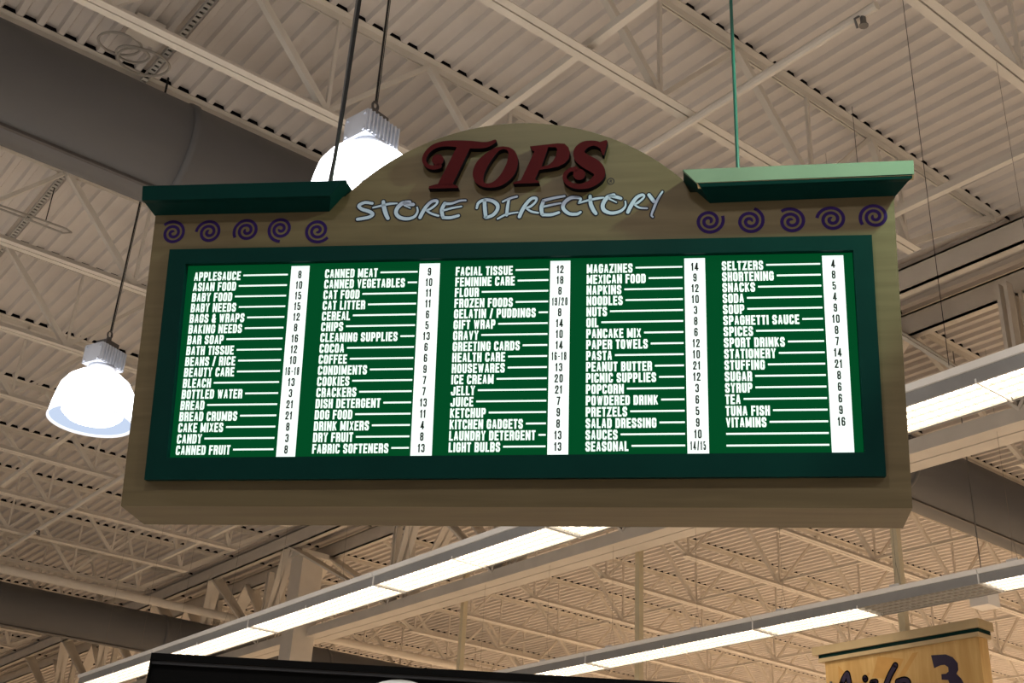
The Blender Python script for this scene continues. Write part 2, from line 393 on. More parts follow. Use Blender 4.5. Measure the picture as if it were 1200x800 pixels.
# condensed block capitals as stroke paths in a unit box
G = {
 'A': [[(0,0),(.36,1),(.64,1),(1,0)],[(.14,.27),(.86,.27)]],
 'B': [[(0,0),(0,1),(.8,1),(1,.88),(1,.64),(.84,.53),(0,.53)],[(.84,.53),(1,.41),(1,.12),(.8,0),(0,0)]],
 'C': [[(1,.68),(1,.87),(.8,1),(.2,1),(0,.87),(0,.13),(.2,0),(.8,0),(1,.13),(1,.32)]],
 'D': [[(.75,0),(0,0),(0,1),(.75,1),(1,.86),(1,.14),(.75,0)]],
 'E': [[(1,1),(0,1),(0,0),(1,0)],[(0,.52),(.85,.52)]], 'F': [[(1,1),(0,1),(0,0)],[(0,.52),(.85,.52)]],
 'G': [[(1,.66),(1,.87),(.8,1),(.2,1),(0,.87),(0,.13),(.2,0),(.8,0),(1,.13),(1,.46),(.58,.46)]],
 'H': [[(0,0),(0,1)],[(1,0),(1,1)],[(0,.52),(1,.52)]], 'I': [[(.5,0),(.5,1)]],
 'J': [[(1,1),(1,.13),(.8,0),(.2,0),(0,.13),(0,.36)]], 'K': [[(0,0),(0,1)],[(1,1),(.12,.46)],[(.34,.6),(1,0)]],
 'L': [[(0,1),(0,0),(1,0)]], 'M': [[(0,0),(0,1)],[(1,0),(1,1)],[(.08,1),(.5,.1)],[(.92,1),(.5,.1)]], 'N': [[(0,0),(0,1)],[(1,0),(1,1)],[(.08,1),(.92,0)]],
 'O': [[(.5,0),(.2,0),(0,.13),(0,.87),(.2,1),(.8,1),(1,.87),(1,.13),(.8,0),(.5,0)]],
 'P': [[(0,0),(0,1),(.8,1),(1,.88),(1,.56),(.8,.44),(0,.44)]],
 'Q': [[(.5,0),(.2,0),(0,.13),(0,.87),(.2,1),(.8,1),(1,.87),(1,.13),(.8,0),(.5,0)],[(.6,.25),(1,-.08)]],
 'R': [[(0,0),(0,1),(.8,1),(1,.88),(1,.62),(.84,.5),(0,.5)],[(.84,.5),(1,.4),(1,0)]],
 'S': [[(1,.68),(1,.87),(.8,1),(.2,1),(0,.87),(0,.68),(.2,.56),(.8,.44),(1,.32),(1,.13),(.8,0),(.2,0),(0,.13),(0,.32)]],
 'T': [[(0,1),(1,1)],[(.5,0),(.5,1)]], 'U': [[(0,1),(0,.13),(.2,0),(.8,0),(1,.13),(1,1)]], 'V': [[(0,1),(.5,0)],[(.5,0),(1,1)]],
 'W': [[(0,1),(.24,0)],[(.24,0),(.5,.95)],[(.5,.95),(.76,0)],[(.76,0),(1,1)]], 'X': [[(0,0),(1,1)],[(0,1),(1,0)]], 'Y': [[(0,1),(.5,.45),(1,1)],[(.5,.45),(.5,0)]],
 'Z': [[(0,1),(1,1),(0,0),(1,0)]], '/': [[(.1,-.05),(.9,1.05)]], '-': [[(.1,.45),(.9,.45)]],
 '&': [[(1,0),(.2,.7),(.2,.9),(.4,1),(.6,1),(.75,.88),(.7,.7),(.05,.4),(0,.13),(.2,0),(.6,0),(1,.42)]],
 '0': [[(.5,0),(.2,0),(0,.13),(0,.87),(.2,1),(.8,1),(1,.87),(1,.13),(.8,0),(.5,0)]], '1': [[(.7,1.0),(.7,0)],[(-.1,.80),(.7,.97)]],
 '2': [[(0,.7),(0,.87),(.2,1),(.8,1),(1,.87),(1,.66),(.05,.10)],[(-.05,0),(1,0)]],
 '3': [[(0,.74),(0,.87),(.2,1),(.8,1),(1,.87),(1,.64),(.8,.53),(.4,.53)],[(.8,.53),(1,.42),(1,.13),(.8,0),(.2,0),(0,.13),(0,.28)]],
 '4': [[(.75,0),(.75,1)],[(.7,1),(0,.28)],[(-.1,.22),(1.1,.22)]], '5': [[(1,1),(0,1),(0,.52),(.3,.6),(.8,.6),(1,.47),(1,.13),(.8,0),(.2,0),(0,.13),(0,.27)]],
 '6': [[(1,.72),(1,.87),(.8,1),(.2,1),(0,.87),(0,.13),(.2,0),(.8,0),(1,.13),(1,.43),(.8,.55),(.2,.55),(0,.43)]],
 '7': [[(0,1),(1,1)],[(1,1),(.35,0)]],
 '8': [[(.2,.53),(0,.65),(0,.87),(.2,1),(.8,1),(1,.87),(1,.65),(.8,.53),(.2,.53),(0,.4),(0,.13),(.2,0),(.8,0),(1,.13),(1,.4),(.8,.53)]],
 '9': [[(0,.28),(0,.13),(.2,0),(.8,0),(1,.13),(1,.87),(.8,1),(.2,1),(0,.87),(0,.57),(.2,.45),(.8,.45),(1,.57)]],
}
WID = {'I': 0.42, '1': 0.62, 'M': 1.28, 'W': 1.34, 'N': 1.08, '/': 0.8, '-': 0.8, 'T': 0.90, 'L': 0.86, 'E': 0.92, 'F': 0.90, 'Y': 0.98}
def ribbon(b, pts, hw, z, mi=None, square=False):
    """a flat mitred stroke along pts"""
    pts = [Vector(p) for p in pts]; L, R = [], []
    if square and (pts[0] - pts[-1]).length > 1e-6:
        pts[0] = pts[0] + (pts[0] - pts[1]).normalized() * hw; pts[-1] = pts[-1] + (pts[-1] - pts[-2]).normalized() * hw
    closed = (pts[0] - pts[-1]).length < 1e-6
    m = len(pts)
    for i in range(m):
        if closed: a, c = pts[(i - 1) % (m - 1)], pts[(i + 1) % (m - 1)] if i < m - 1 else pts[1]
        else: a, c = pts[max(i - 1, 0)], pts[min(i + 1, m - 1)]
        p = pts[i]
        d1 = (p - a).normalized() if (p - a).length > 1e-9 else (c - p).normalized()
        d2 = (c - p).normalized() if (c - p).length > 1e-9 else d1
        n1, n2 = Vector((-d1.y, d1.x)), Vector((-d2.y, d2.x)); k = n1 + n2
        k = k / max(k.length_squared / 2, 0.45) if k.length > 1e-6 else n1
        L.append(p + k * hw); R.append(p - k * hw)
    b.add([(q.x, q.y, z) for q in L] + [(q.x, q.y, z) for q in R], [(m + i, m + i + 1, i + 1, i) for i in range(m - 1)], mi)
def width_of(t, cap, gw, gap, space):
    w = 0
    for ch in t: w += space if ch == ' ' else (gw * (WID.get(ch, 1)) + gap)
    return (w - gap) * cap
def write(b, t, u, v, cap, hw, z, gw=0.465, gap=0.085, space=0.28, slope=0.0):
    x = u
    for ch in t:
        if ch == ' ': x += space * cap; continue
        w = gw * cap * (WID.get(ch, 1))
        for s in G[ch]:
            k_ = 0.72 if ch in 'NMWAVKX' and any(abs(p_[0] - q_[0]) > 0.05 and abs(p_[1] - q_[1]) > 0.3 for p_, q_ in zip(s, s[1:])) else 1.0
            ribbon(b, [(x + hw + px * max(w - 2 * hw, 0), v + slope * (x - u) + hw + py * (cap - 2 * hw)) for px, py in s], hw * k_, z, None, ch not in 'CGSJ3569')
        x += w + gap * cap
    return x - gap * cap
LISTS = [
 [('APPLESAUCE','8'),('ASIAN FOOD','10'),('BABY FOOD','15'),('BABY NEEDS','15'),('BAGS & WRAPS','12'),('BAKING NEEDS','8'),('BAR SOAP','16'),('BATH TISSUE','12'),('BEANS / RICE','10'),('BEAUTY CARE','16-18'),('BLEACH','13'),('BOTTLED WATER','3'),('BREAD','21'),('BREAD CRUMBS','21'),('CAKE MIXES','8'),('CANDY','3'),('CANNED FRUIT','8')],
 [('CANNED MEAT','9'),('CANNED VEGETABLES','10'),('CAT FOOD','11'),('CAT LITTER','11'),('CEREAL','6'),('CHIPS','5'),('CLEANING SUPPLIES','13'),('COCOA','6'),('COFFEE','6'),('CONDIMENTS','9'),('COOKIES','7'),('CRACKERS','7'),('DISH DETERGENT','13'),('DOG FOOD','11'),('DRINK MIXERS','4'),('DRY FRUIT','8'),('FABRIC SOFTENERS','13')],
 [('FACIAL TISSUE','12'),('FEMININE CARE','18'),('FLOUR','8'),('FROZEN FOODS','19/20'),('GELATIN / PUDDINGS','8'),('GIFT WRAP','14'),('GRAVY','10'),('GREETING CARDS','14'),('HEALTH CARE','16-18'),('HOUSEWARES','13'),('ICE CREAM','20'),('JELLY','21'),('JUICE','7'),('KETCHUP','9'),('KITCHEN GADGETS','8'),('LAUNDRY DETERGENT','13'),('LIGHT BULBS','13')],
 [('MAGAZINES','14'),('MEXICAN FOOD','9'),('NAPKINS','12'),('NOODLES','10'),('NUTS','3'),('OIL','8'),('PANCAKE MIX','6'),('PAPER TOWELS','12'),('PASTA','10'),('PEANUT BUTTER','21'),('PICNIC SUPPLIES','12'),('POPCORN','3'),('POWDERED DRINK','6'),('PRETZELS','5'),('SALAD DRESSING','9'),('SAUCES','10'),('SEASONAL','14/15')],
 [('SELTZERS','4'),('SHORTENING','8'),('SNACKS','5'),('SODA','4'),('SOUP','9'),('SPAGHETTI SAUCE','10'),('SPICES','8'),('SPORT DRINKS','7'),('STATIONERY','14'),('STUFFING','21'),('SUGAR','8'),('SYRUP','6'),('TEA','6'),('TUNA FISH','9'),('VITAMINS','16'),('',''),('','')],
]
T0 = [-1.185, -0.694, -0.219, 0.242, 0.702]
T1 = [-0.832, -0.356, 0.109, 0.569, 1.028]
S0 = [-0.821, -0.350, 0.115, 0.576, 1.035]
S1 = [-0.753, -0.276, 0.185, 0.646, 1.105]
E0 = [-1.215, -0.742, -0.262, 0.200, 0.660, 1.136]
V0 = [0.817, 0.815, 0.811, 0.808, 0.806]
V1 = [0.177, 0.180, 0.183, 0.184, 0.184]
NAMES = ['leftmost', 'second', 'middle', 'fourth', 'rightmost']
for i in range(5):
    a, c = E0[i], E0[i + 1]
    b = MB(); b.add([(a, botv(a), 0.004), (c, botv(c), 0.004), (c, topv(c), 0.004), (a, topv(a), 0.004), (a, botv(a), 0.001), (c, botv(c), 0.001), (c, topv(c), 0.001), (a, topv(a), 0.001)],
                    [(0,1,2,3),(7,6,5,4),(0,4,5,1),(1,5,6,2),(2,6,7,3),(3,7,4,0)])
    pn = b.build('directory_panel', M['panel'], sign)
    b = MB(); a, c = S0[i], S1[i]
    b.add([(a, botv(a) + 0.004, 0.0050), (c, botv(c) + 0.004, 0.0050), (c, topv(c) - 0.012, 0.0050), (a, topv(a) - 0.012, 0.0050)], [(0, 1, 2, 3)])
    b.build('number_strip', M['strip'], pn)
    b, d = MB(), MB()
    sl = -0.0225 + 0.0055 * i
    for r, (t, nn) in enumerate(LISTS[i]):
        k = r / 16; v = V0[i] + (V1[i] - V0[i]) * k
        s_ = -0.012 * (1 - k) + 0.008 * k
        e = write(b, t, T0[i], v, 0.0334, 0.0032, 0.0056, slope=s_ * 0.5) if t else T0[i]
        lv = v + 0.0175 + s_ * 0.5 * (e - T0[i])
        ribbon(b, [(e + (0.010 if t else 0.0), lv), (T1[i], lv + s_ * 0.5 * (T1[i] - e))], 0.0031, 0.0056)
        if nn:
            cap = 0.0290; g = 0.42 if len(nn) < 4 else 0.29
            wd = width_of(nn, cap, g, 0.14, 0.2)
            write(d, nn, (S0[i] + S1[i]) / 2 - wd / 2, v + 0.002 + s_ * 0.5 * (S0[i] - T0[i]), cap, 0.0024 if len(nn) < 4 else 0.0019, 0.0058, gw=g, gap=0.14)
    b.build('item_lettering', M['text'], pn)
    d.build('aisle_numbers', M['digit'], pn)

# raised red store name, painted title and swirls
LOGO =  {'T': {'strokes': [[(-0.0902, 1.3122, 0.0063), (-0.1132, 1.3014, 0.0102), (-0.138, 1.2985, 0.0128), (-0.1788, 1.3026, 0.0148), (-0.2165, 1.3067, 0.0142), (-0.2543, 1.3104, 0.0119), (-0.2857, 1.3091, 0.0102), (-0.3167, 1.2986, 0.0094), (-0.3379, 1.2775, 0.0085), (-0.3469, 1.2543, 0.0077), (-0.3423, 1.2356, 0.0071), (-0.3275, 1.2215, 0.0074), (-0.3069, 1.2183, 0.0085), (-0.2915, 1.2234, 0.0108)], [(-0.2973, 1.2488, 0.021), (-0.2956, 1.2467, 0.021)]], 'polys': [[(-0.2257, 1.3013), (-0.1755, 1.2991), (-0.2399, 1.1464), (-0.2945, 1.1485)], [(-0.324, 1.1457), (-0.2947, 1.1535), (-0.2401, 1.1514), (-0.2196, 1.1423), (-0.2168, 1.135), (-0.3252, 1.1358)]]}, 'O': {'ring': ([(-0.0601, 1.2903), (-0.0352, 1.2846), (-0.0162, 1.2687), (-0.0048, 1.2398), (-0.0062, 1.21), (-0.0156, 1.1806), (-0.0335, 1.1582), (-0.0591, 1.1395), (-0.0865, 1.1323), (-0.1173, 1.1331), (-0.1423, 1.1427), (-0.1589, 1.1598), (-0.1665, 1.1833), (-0.1637, 1.2098), (-0.1515, 1.236), (-0.1305, 1.2585), (-0.1093, 1.2744), (-0.0879, 1.2862)], [(-0.0567, 1.2795), (-0.0442, 1.2742), (-0.0398, 1.2613), (-0.0431, 1.2315), (-0.0546, 1.202), (-0.0693, 1.1761), (-0.0872, 1.157), (-0.1054, 1.1485), (-0.1209, 1.1501), (-0.1275, 1.1619), (-0.1251, 1.185), (-0.1136, 1.2144), (-0.096, 1.2454), (-0.0751, 1.2729)])}, 'P': {'ring': ([(0.0373, 1.2864), (0.1369, 1.2937), (0.1614, 1.2909), (0.1762, 1.2753), (0.1816, 1.2551), (0.1773, 1.2321), (0.1623, 1.2146), (0.1382, 1.2024), (0.1078, 1.1971), (0.0728, 1.1935), (0.0582, 1.1579), (0.0721, 1.1492), (0.0737, 1.1435), (-0.0193, 1.1432), (-0.021, 1.1479), (0.0079, 1.1566), (0.054, 1.2656), (0.0469, 1.2693)], [(0.1034, 1.2802), (0.1295, 1.279), (0.1357, 1.2704), (0.1315, 1.244), (0.1196, 1.223), (0.1046, 1.2104), (0.0802, 1.2048)])}, 'S': {'strokes': [[(0.2937, 1.2761, 0.0108), (0.277, 1.2858, 0.0097), (0.2558, 1.2884, 0.0108), (0.2315, 1.2812, 0.0159), (0.215, 1.2636, 0.0193), (0.2167, 1.2404, 0.0222), (0.238, 1.2197, 0.025), (0.2653, 1.2021, 0.0256), (0.2835, 1.1817, 0.0222), (0.2851, 1.162, 0.0193), (0.2702, 1.1431, 0.0159), (0.2477, 1.1293, 0.0131), (0.2207, 1.1238, 0.0102), (0.1936, 1.1281, 0.0091), (0.1723, 1.142, 0.008), (0.1636, 1.1603, 0.0074), (0.1688, 1.1781, 0.0074), (0.1839, 1.189, 0.0074), (0.2005, 1.191, 0.0102)], [(0.2137, 1.1708, 0.021), (0.2155, 1.1694, 0.021)]], 'polys': [[(0.277, 1.2891), (0.3102, 1.2993), (0.3148, 1.2908), (0.3019, 1.2401), (0.2959, 1.243), (0.2892, 1.2654)]]}}
TITLE =  [[(-0.5378, 1.0989, 0.0063), (-0.5651, 1.1032, 0.0068), (-0.5867, 1.0923, 0.0074), (-0.5763, 1.0786, 0.0074), (-0.547, 1.0676, 0.008), (-0.5331, 1.0565, 0.0074), (-0.5457, 1.046, 0.0074), (-0.5708, 1.0412, 0.0074), (-0.5891, 1.0392, 0.0068)], [(-0.5336, 1.0821, 0.0045), (-0.4945, 1.0907, 0.0057), (-0.4726, 1.0949, 0.0057), (-0.4458, 1.0956, 0.004)], [(-0.4969, 1.1041, 0.0074), (-0.4923, 1.079, 0.0091), (-0.4829, 1.0521, 0.0085), (-0.4759, 1.0387, 0.0074)], [(-0.4003, 1.0983, 0.0085), (-0.4253, 1.0949, 0.0091), (-0.4433, 1.0773, 0.0085), (-0.447, 1.0575, 0.008), (-0.4319, 1.0405, 0.008), (-0.4034, 1.0346, 0.0074), (-0.3787, 1.042, 0.0063), (-0.3681, 1.0614, 0.0051), (-0.371, 1.078, 0.004)], [(-0.4192, 1.098, 0.008), (-0.3999, 1.0906, 0.0077), (-0.3857, 1.0891, 0.0074)], [(-0.4187, 1.088, 0.0045), (-0.396, 1.0756, 0.0034)], [(-0.3582, 1.038, 0.0074), (-0.3497, 1.0574, 0.008), (-0.3367, 1.0801, 0.0074), (-0.3187, 1.0976, 0.0068), (-0.3001, 1.1003, 0.0068), (-0.2996, 1.0887, 0.0051), (-0.3176, 1.0728, 0.0057), (-0.3359, 1.0636, 0.0045)], [(-0.3359, 1.0636, 0.0045), (-0.3167, 1.0513, 0.0051), (-0.2913, 1.0423, 0.0051)], [(-0.27, 1.0893, 0.0074), (-0.2798, 1.0649, 0.008), (-0.2757, 1.0401, 0.0074)], [(-0.2699, 1.0876, 0.0068), (-0.2434, 1.0883, 0.0057), (-0.2158, 1.0972, 0.0051), (-0.1941, 1.0981, 0.0045)], [(-0.2766, 1.0615, 0.0051), (-0.2427, 1.0702, 0.0051), (-0.2088, 1.0755, 0.0043)], [(-0.2739, 1.0351, 0.0068), (-0.2475, 1.0335, 0.0068), (-0.2183, 1.0404, 0.0063)], [(-0.1528, 1.067, 0.0051), (-0.1473, 1.0865, 0.0063), (-0.126, 1.0972, 0.0068), (-0.0981, 1.0929, 0.0074), (-0.0792, 1.0775, 0.008), (-0.0786, 1.0578, 0.0074), (-0.0934, 1.0387, 0.0074), (-0.1146, 1.0303, 0.0068), (-0.1224, 1.0315, 0.0057)], [(-0.1259, 1.0956, 0.0074), (-0.1233, 1.0626, 0.008), (-0.1193, 1.0331, 0.0074)], [(-0.0595, 1.0882, 0.0045), (-0.0367, 1.0989, 0.0051), (-0.0093, 1.1061, 0.0051)], [(-0.0382, 1.0957, 0.0057), (-0.042, 1.0663, 0.0068), (-0.0443, 1.037, 0.0068)], [(-0.0761, 1.0235, 0.0045), (-0.0504, 1.0372, 0.0051), (-0.0261, 1.0429, 0.0045), (-0.0048, 1.0454, 0.004)], [(0.0017, 1.0289, 0.0074), (0.0103, 1.0514, 0.008), (0.025, 1.077, 0.0074), (0.043, 1.096, 0.0068), (0.0597, 1.097, 0.0063), (0.0584, 1.0839, 0.0051), (0.0405, 1.0666, 0.0057), (0.0223, 1.0608, 0.0045)], [(0.0239, 1.0607, 0.004), (0.0439, 1.047, 0.0051), (0.0684, 1.0412, 0.0045)], [(0.0858, 1.0846, 0.0072), (0.0794, 1.0604, 0.0081), (0.0821, 1.0359, 0.0072)], [(0.0858, 1.087, 0.0068), (0.1221, 1.0955, 0.006), (0.1607, 1.1014, 0.0051)], [(0.0862, 1.064, 0.0051), (0.118, 1.0702, 0.0051), (0.1474, 1.075, 0.0043)], [(0.0845, 1.0334, 0.0068), (0.114, 1.0324, 0.0068), (0.1411, 1.0397, 0.006)], [(0.2109, 1.0727, 0.0043), (0.2175, 1.0905, 0.006), (0.1858, 1.0946, 0.0077), (0.161, 1.077, 0.0077), (0.1568, 1.0552, 0.0077), (0.1774, 1.0346, 0.0072), (0.2045, 1.0317, 0.0068), (0.218, 1.0385, 0.0055)], [(0.2109, 1.0727, 0.0043), (0.2402, 1.0814, 0.0051), (0.2762, 1.0884, 0.0055), (0.2987, 1.0905, 0.0043)], [(0.2514, 1.0981, 0.0068), (0.2538, 1.0688, 0.0081), (0.2639, 1.0441, 0.0081), (0.272, 1.0318, 0.0072)], [(0.3347, 1.0989, 0.0077), (0.3122, 1.0909, 0.0085), (0.2966, 1.0648, 0.0081), (0.3011, 1.0428, 0.0081), (0.3258, 1.0313, 0.0072), (0.3571, 1.037, 0.0064), (0.375, 1.0547, 0.0047), (0.375, 1.0741, 0.0038)], [(0.3212, 1.0965, 0.0072), (0.3459, 1.0907, 0.0072), (0.3594, 1.0853, 0.0064)], [(0.3167, 1.0869, 0.0043), (0.3437, 1.0713, 0.0034)], [(0.3838, 1.0327, 0.0072), (0.3973, 1.0612, 0.0081), (0.4153, 1.0871, 0.0072), (0.4354, 1.0961, 0.0064), (0.4398, 1.0862, 0.0047), (0.4196, 1.0676, 0.0055), (0.4062, 1.0608, 0.0043)], [(0.4062, 1.0608, 0.0043), (0.424, 1.0481, 0.0047), (0.4506, 1.0448, 0.0043)], [(0.4577, 1.0953, 0.0072), (0.4739, 1.0705, 0.0077)], [(0.5044, 1.1056, 0.0043), (0.4864, 1.0749, 0.0055), (0.475, 1.0463, 0.0055), (0.466, 1.0202, 0.0047), (0.4703, 1.0119, 0.0043)]]
SWIRL =  [(-1.288, 1.0088, 158), (-1.1487, 1.0074, 197), (-1.0049, 1.0089, 233), (-0.8761, 1.0108, 292), (-0.7363, 1.0002, 345), (0.6632, 0.9899, 42), (0.8016, 0.9853, 92), (0.9399, 0.9806, 150), (1.0746, 0.9826, 192), (1.2153, 0.9875, 235)]

def smooth(pts, k=5):
    if len(pts) < 3: return [tuple(p) for p in pts]
    out = []
    P_ = [Vector(p) for p in pts]
    for i in range(len(P_) - 1):
        p0, p1, p2, p3 = P_[max(i-1, 0)], P_[i], P_[i+1], P_[min(i+2, len(P_)-1)]
        for j in range(k):
            t = j / k
            out.append(tuple(0.5 * ((2*p1) + (p2-p0)*t + (2*p0-5*p1+4*p2-p3)*t*t + (3*p1-p0-3*p2+p3)*t*t*t)))
    out.append(tuple(P_[-1]))
    return out
def brush(b, pts, z, extra=0.0, depth=0.0, mi=0, side=1):
    """a painted stroke of changing width; with depth, its sides as well"""
    p = smooth(pts); n = len(p); L, R = [], []
    for i in range(n):
        a, c = Vector(p[max(i-1, 0)][:2]), Vector(p[min(i+1, n-1)][:2]); d = (c - a)
        d = d.normalized() if d.length > 1e-9 else Vector((1, 0)); q = Vector(p[i][:2]); nn = Vector((-d.y, d.x)) * (p[i][2] + extra)
        L.append(q + nn); R.append(q - nn)
    def cap(i, sgn):
        q = Vector(p[i][:2]); r = p[i][2] + extra; a = L[i] - q if sgn > 0 else R[i] - q; a0 = math.atan2(a.y, a.x)
        return [q + Vector((math.cos(a0 - math.pi * t / 8), math.sin(a0 - math.pi * t / 8))) * r for t in range(1, 8)]
    ce, cs = cap(n - 1, 1), cap(0, -1)
    b.add([(q.x, q.y, z) for q in L] + [(q.x, q.y, z) for q in R], [(n + i, n + i + 1, i + 1, i) for i in range(n - 1)], mi)
    b.add([(q.x, q.y, z) for q in [L[-1]] + ce + [R[-1]]], [tuple(range(8, -1, -1))], mi)
    b.add([(q.x, q.y, z) for q in [R[0]] + cs + [L[0]]], [tuple(range(8, -1, -1))], mi)
    if depth:
        loop = L + ce + R[::-1] + cs; m = len(loop)
        b.add([(q.x, q.y, z) for q in loop] + [(q.x, q.y, z - depth) for q in loop], [(i, m + i, m + (i + 1) % m, (i + 1) % m) for i in range(m)], side)
def ringface(b, outer, inner, z, depth):
    """face between two closed outlines, with its sides"""
    def res(pl, n=72):
        P_ = smooth([(x, y, 0) for x, y in pl + [pl[0]]], 6) if False else [(x, y, 0) for x, y in pl + [pl[0]]]
        d = [0]
        for i in range(1, len(P_)): d.append(d[-1] + math.dist(P_[i][:2], P_[i-1][:2]))
        return P_, d
    import mathutils.geometry as mg
    tri = mg.tessellate_polygon([[Vector((x, y, 0)) for x, y in outer], [Vector((x, y, 0)) for x, y in inner]])
    al = list(outer) + list(inner)
    fs = []
    for t in tri:
        a, c, e = (Vector(al[i]) for i in t)
        fs.append(tuple(t) if (c - a).cross(e - a) > 0 else tuple(t)[::-1])
    b.add([(x, y, z) for x, y in al], fs, 0)
    for loop in (outer, inner):
        m = len(loop); b.add([(x, y, z) for x, y in loop] + [(x, y, z - depth) for x, y in loop], [(i, (i + 1) % m, m + (i + 1) % m, m + i) for i in range(m)], 1)
def rounded(pl, k=4): return [p[:2] for p in smooth([(x, y, 0) for x, y in pl + [pl[0]]], k)[:-1]]
for ch in 'TOPS':
    d = LOGO[ch]; b = MB()
    for s in d.get('strokes', []): brush(b, s, 0.0300, 0, 0.0295)
    for pl in d.get('polys', []):
        if sum(pl[i][0] * pl[(i+1) % len(pl)][1] - pl[(i+1) % len(pl)][0] * pl[i][1] for i in range(len(pl))) < 0: pl = pl[::-1]
        m = len(pl); b.add([(x, y, 0.0301) for x, y in pl], [tuple(range(m))], 0)
        b.add([(x, y, 0.0301) for x, y in pl] + [(x, y, 0.0005) for x, y in pl], [(i, m + i, m + (i + 1) % m, (i + 1) % m) for i in range(m)], 1)
    if 'ring' in d: ringface(b, rounded(d['ring'][0]) if ch == 'O' else d['ring'][0], rounded(d['ring'][1]) if ch == 'O' else d['ring'][1], 0.0300, 0.0295)
    b.build('raised_letter', [M['red'], M['black']], sign)
b = MB(); ribbon(b, [(0.3242 + 0.0115 * math.cos(t), 1.1524 + 0.0115 * math.sin(t)) for t in (2*math.pi*i/20 for i in range(20))] + [(0.3357, 1.1524)], 0.0014, 0.0006)
ribbon(b, [(0.3215, 1.148), (0.3215, 1.157), (0.326, 1.157), (0.326, 1.153), (0.3215, 1.153)], 0.0010, 0.0006); ribbon(b, [(0.324, 1.153), (0.327, 1.148)], 0.0010, 0.0006)
b.build('registered_mark', M['navy'], sign)
b = MB()
for s in TITLE: brush(b, s, 0.0008, 0.0034)
to = b.build('title_outline', M['navy'], sign)
b = MB()
for s in TITLE: brush(b, s, 0.0016, -0.0012)
b.build('title_lettering', M['blue'], sign)
for cu, cv, ang in SWIRL:
    pts = []
    for i in range(60):
        t = i / 59; a = math.radians(ang - 20) - t * 2 * math.pi * 2.2; r = 0.043 * (1 - t) ** 0.9 + 0.003
        if i < 5: r *= 1 + 0.05 * (5 - i) / 5
        pts.append((cu + r * math.cos(a) * 1.03, cv + r * math.sin(a), 0.0043))
    b = MB(); ribbon(b, [p[:2] for p in pts], 0.0057, 0.0008); b.build('swirl_ornament', M['purple'], sign)
# hanger rods
for u, v0, m_, r in ((0.772, 1.12, M['rodg'], 0.0065), (-0.738, 1.12, M['rod'], 0.006)):
    p = Vector((u, v0, -0.10)); z0 = (SM @ p).z; b = MB(); b.tube([p, p + UPL * (HD - 0.02 - z0)], r, 8); b.build('hanger_rod', m_, sign)
p = Vector((-0.745, 1.13, -0.10)); b = MB()
b.tube([p + UPL * 0.08, p + UPL * 0.22 + Vector((0.008, 0, 0)), p + UPL * 0.5 + Vector((0.022, 0, 0.02)), p + UPL * 1.0 + Vector((0.026, 0, 0.02)), p + UPL * 1.8 + Vector((0.03, 0, 0.02)), p + UPL * 3.4 + Vector((0.03, 0, 0.02))], 0.008, 8)
b.build('power_cable', M['cord'], sign)
p = Vector((2.15, 2.20, 0.62)); GLO.location = SM @ p
GLO.rotation_euler = ((SM @ Vector((0.75, 1.12, 0.0))) - (SM @ p)).to_track_quat('-Z', 'Y').to_euler()

# ------------------------------------------------------------------ high bay lamps
def high_bay(loc, cord_top, label, rotz):
    t = thing('high_bay_lamp', loc, label, 'lamp', 'high bay lamps', rotz)
    t.scale = (0.89, 0.89, 0.89)
    prof = [(0.035, 0.225), (0.10, 0.217), (0.17, 0.188), (0.232, 0.138), (0.272, 0.072), (0.288, 0.0), (0.302, -0.08), (0.309, -0.14), (0.311, -0.17)]
    b = MB(); b.lathe(prof, 48); b.build('dome_shade', M['dome'], t, True)
    b = MB(); b.lathe([(r * 0.975, z - 0.004) for r, z in prof][::-1], 48); b.build('dome_inside', M['domein'], t, True)
    b = MB(); b.lathe([(0.311, -0.17), (0.318, -0.175), (0.318, -0.187), (0.306, -0.187), (0.302, -0.17)], 48); b.build('dome_rim', M['rim'], t, True)
    b = MB(); b.lathe([(0.03, 0.19), (0.09, 0.15), (0.17, 0.06), (0.22, -0.04), (0.225, -0.12), (0.18, -0.160), (0.002, -0.168)], 24); b.build('bulb', M['bulb'], t, True)
    b = MB(); b.lathe([(0.002, 0.262), (0.10, 0.262), (0.104, 0.248), (0.085, 0.235), (0.055, 0.225), (0.002, 0.22)], 32); b.build('lamp_collar', M['alu'], t, True)
    b = MB(); b.box((-0.125, -0.09, 0.262), (0.125, 0.09, 0.415))
    for i in range(9):
        x = -0.112 + i * 0.028
        b.box((x - 0.005, -0.104, 0.268), (x + 0.005, -0.09, 0.41)); b.box((x - 0.005, 0.09, 0.268), (x + 0.005, 0.104, 0.41))
    for sx in (-1, 1):
        for sy in (-0.07, 0.07): b.tube([(sx * 0.125, sy, 0.28), (sx * 0.135, sy, 0.28)], 0.010, 8); b.tube([(sx * 0.125, sy, 0.39), (sx * 0.135, sy, 0.39)], 0.010, 8)
    b.build('ballast_housing', M['alu'], t)
    b = MB(); b.box((-0.065, -0.055, 0.415), (0.065, 0.055, 0.475)); b.build('junction_box', M['dbox'], t)
    b = MB(); b.tube([(0, 0, 0.485), (0, 0, 0.52)], 0.02, 10); b.tube([(0.022*math.cos(a), 0, 0.545 + 0.03*math.sin(a)) for a in (2*math.pi*i/14 for i in range(15))], 0.007, 6); b.build('hook', M['dbox'], t)
    b = MB(); b.tube([(0, 0, 0.57), (0, 0, (cord_top - loc[2]) / 0.89)], 0.0065, 8); b.tube([(0.012, 0, 0.50), (0.02, 0.006, 0.8), (0.014, 0, 1.3), (0.012, 0, (cord_top - loc[2]) / 0.89)], 0.0025, 6); b.build('cord', M['cord'], t)
    return t
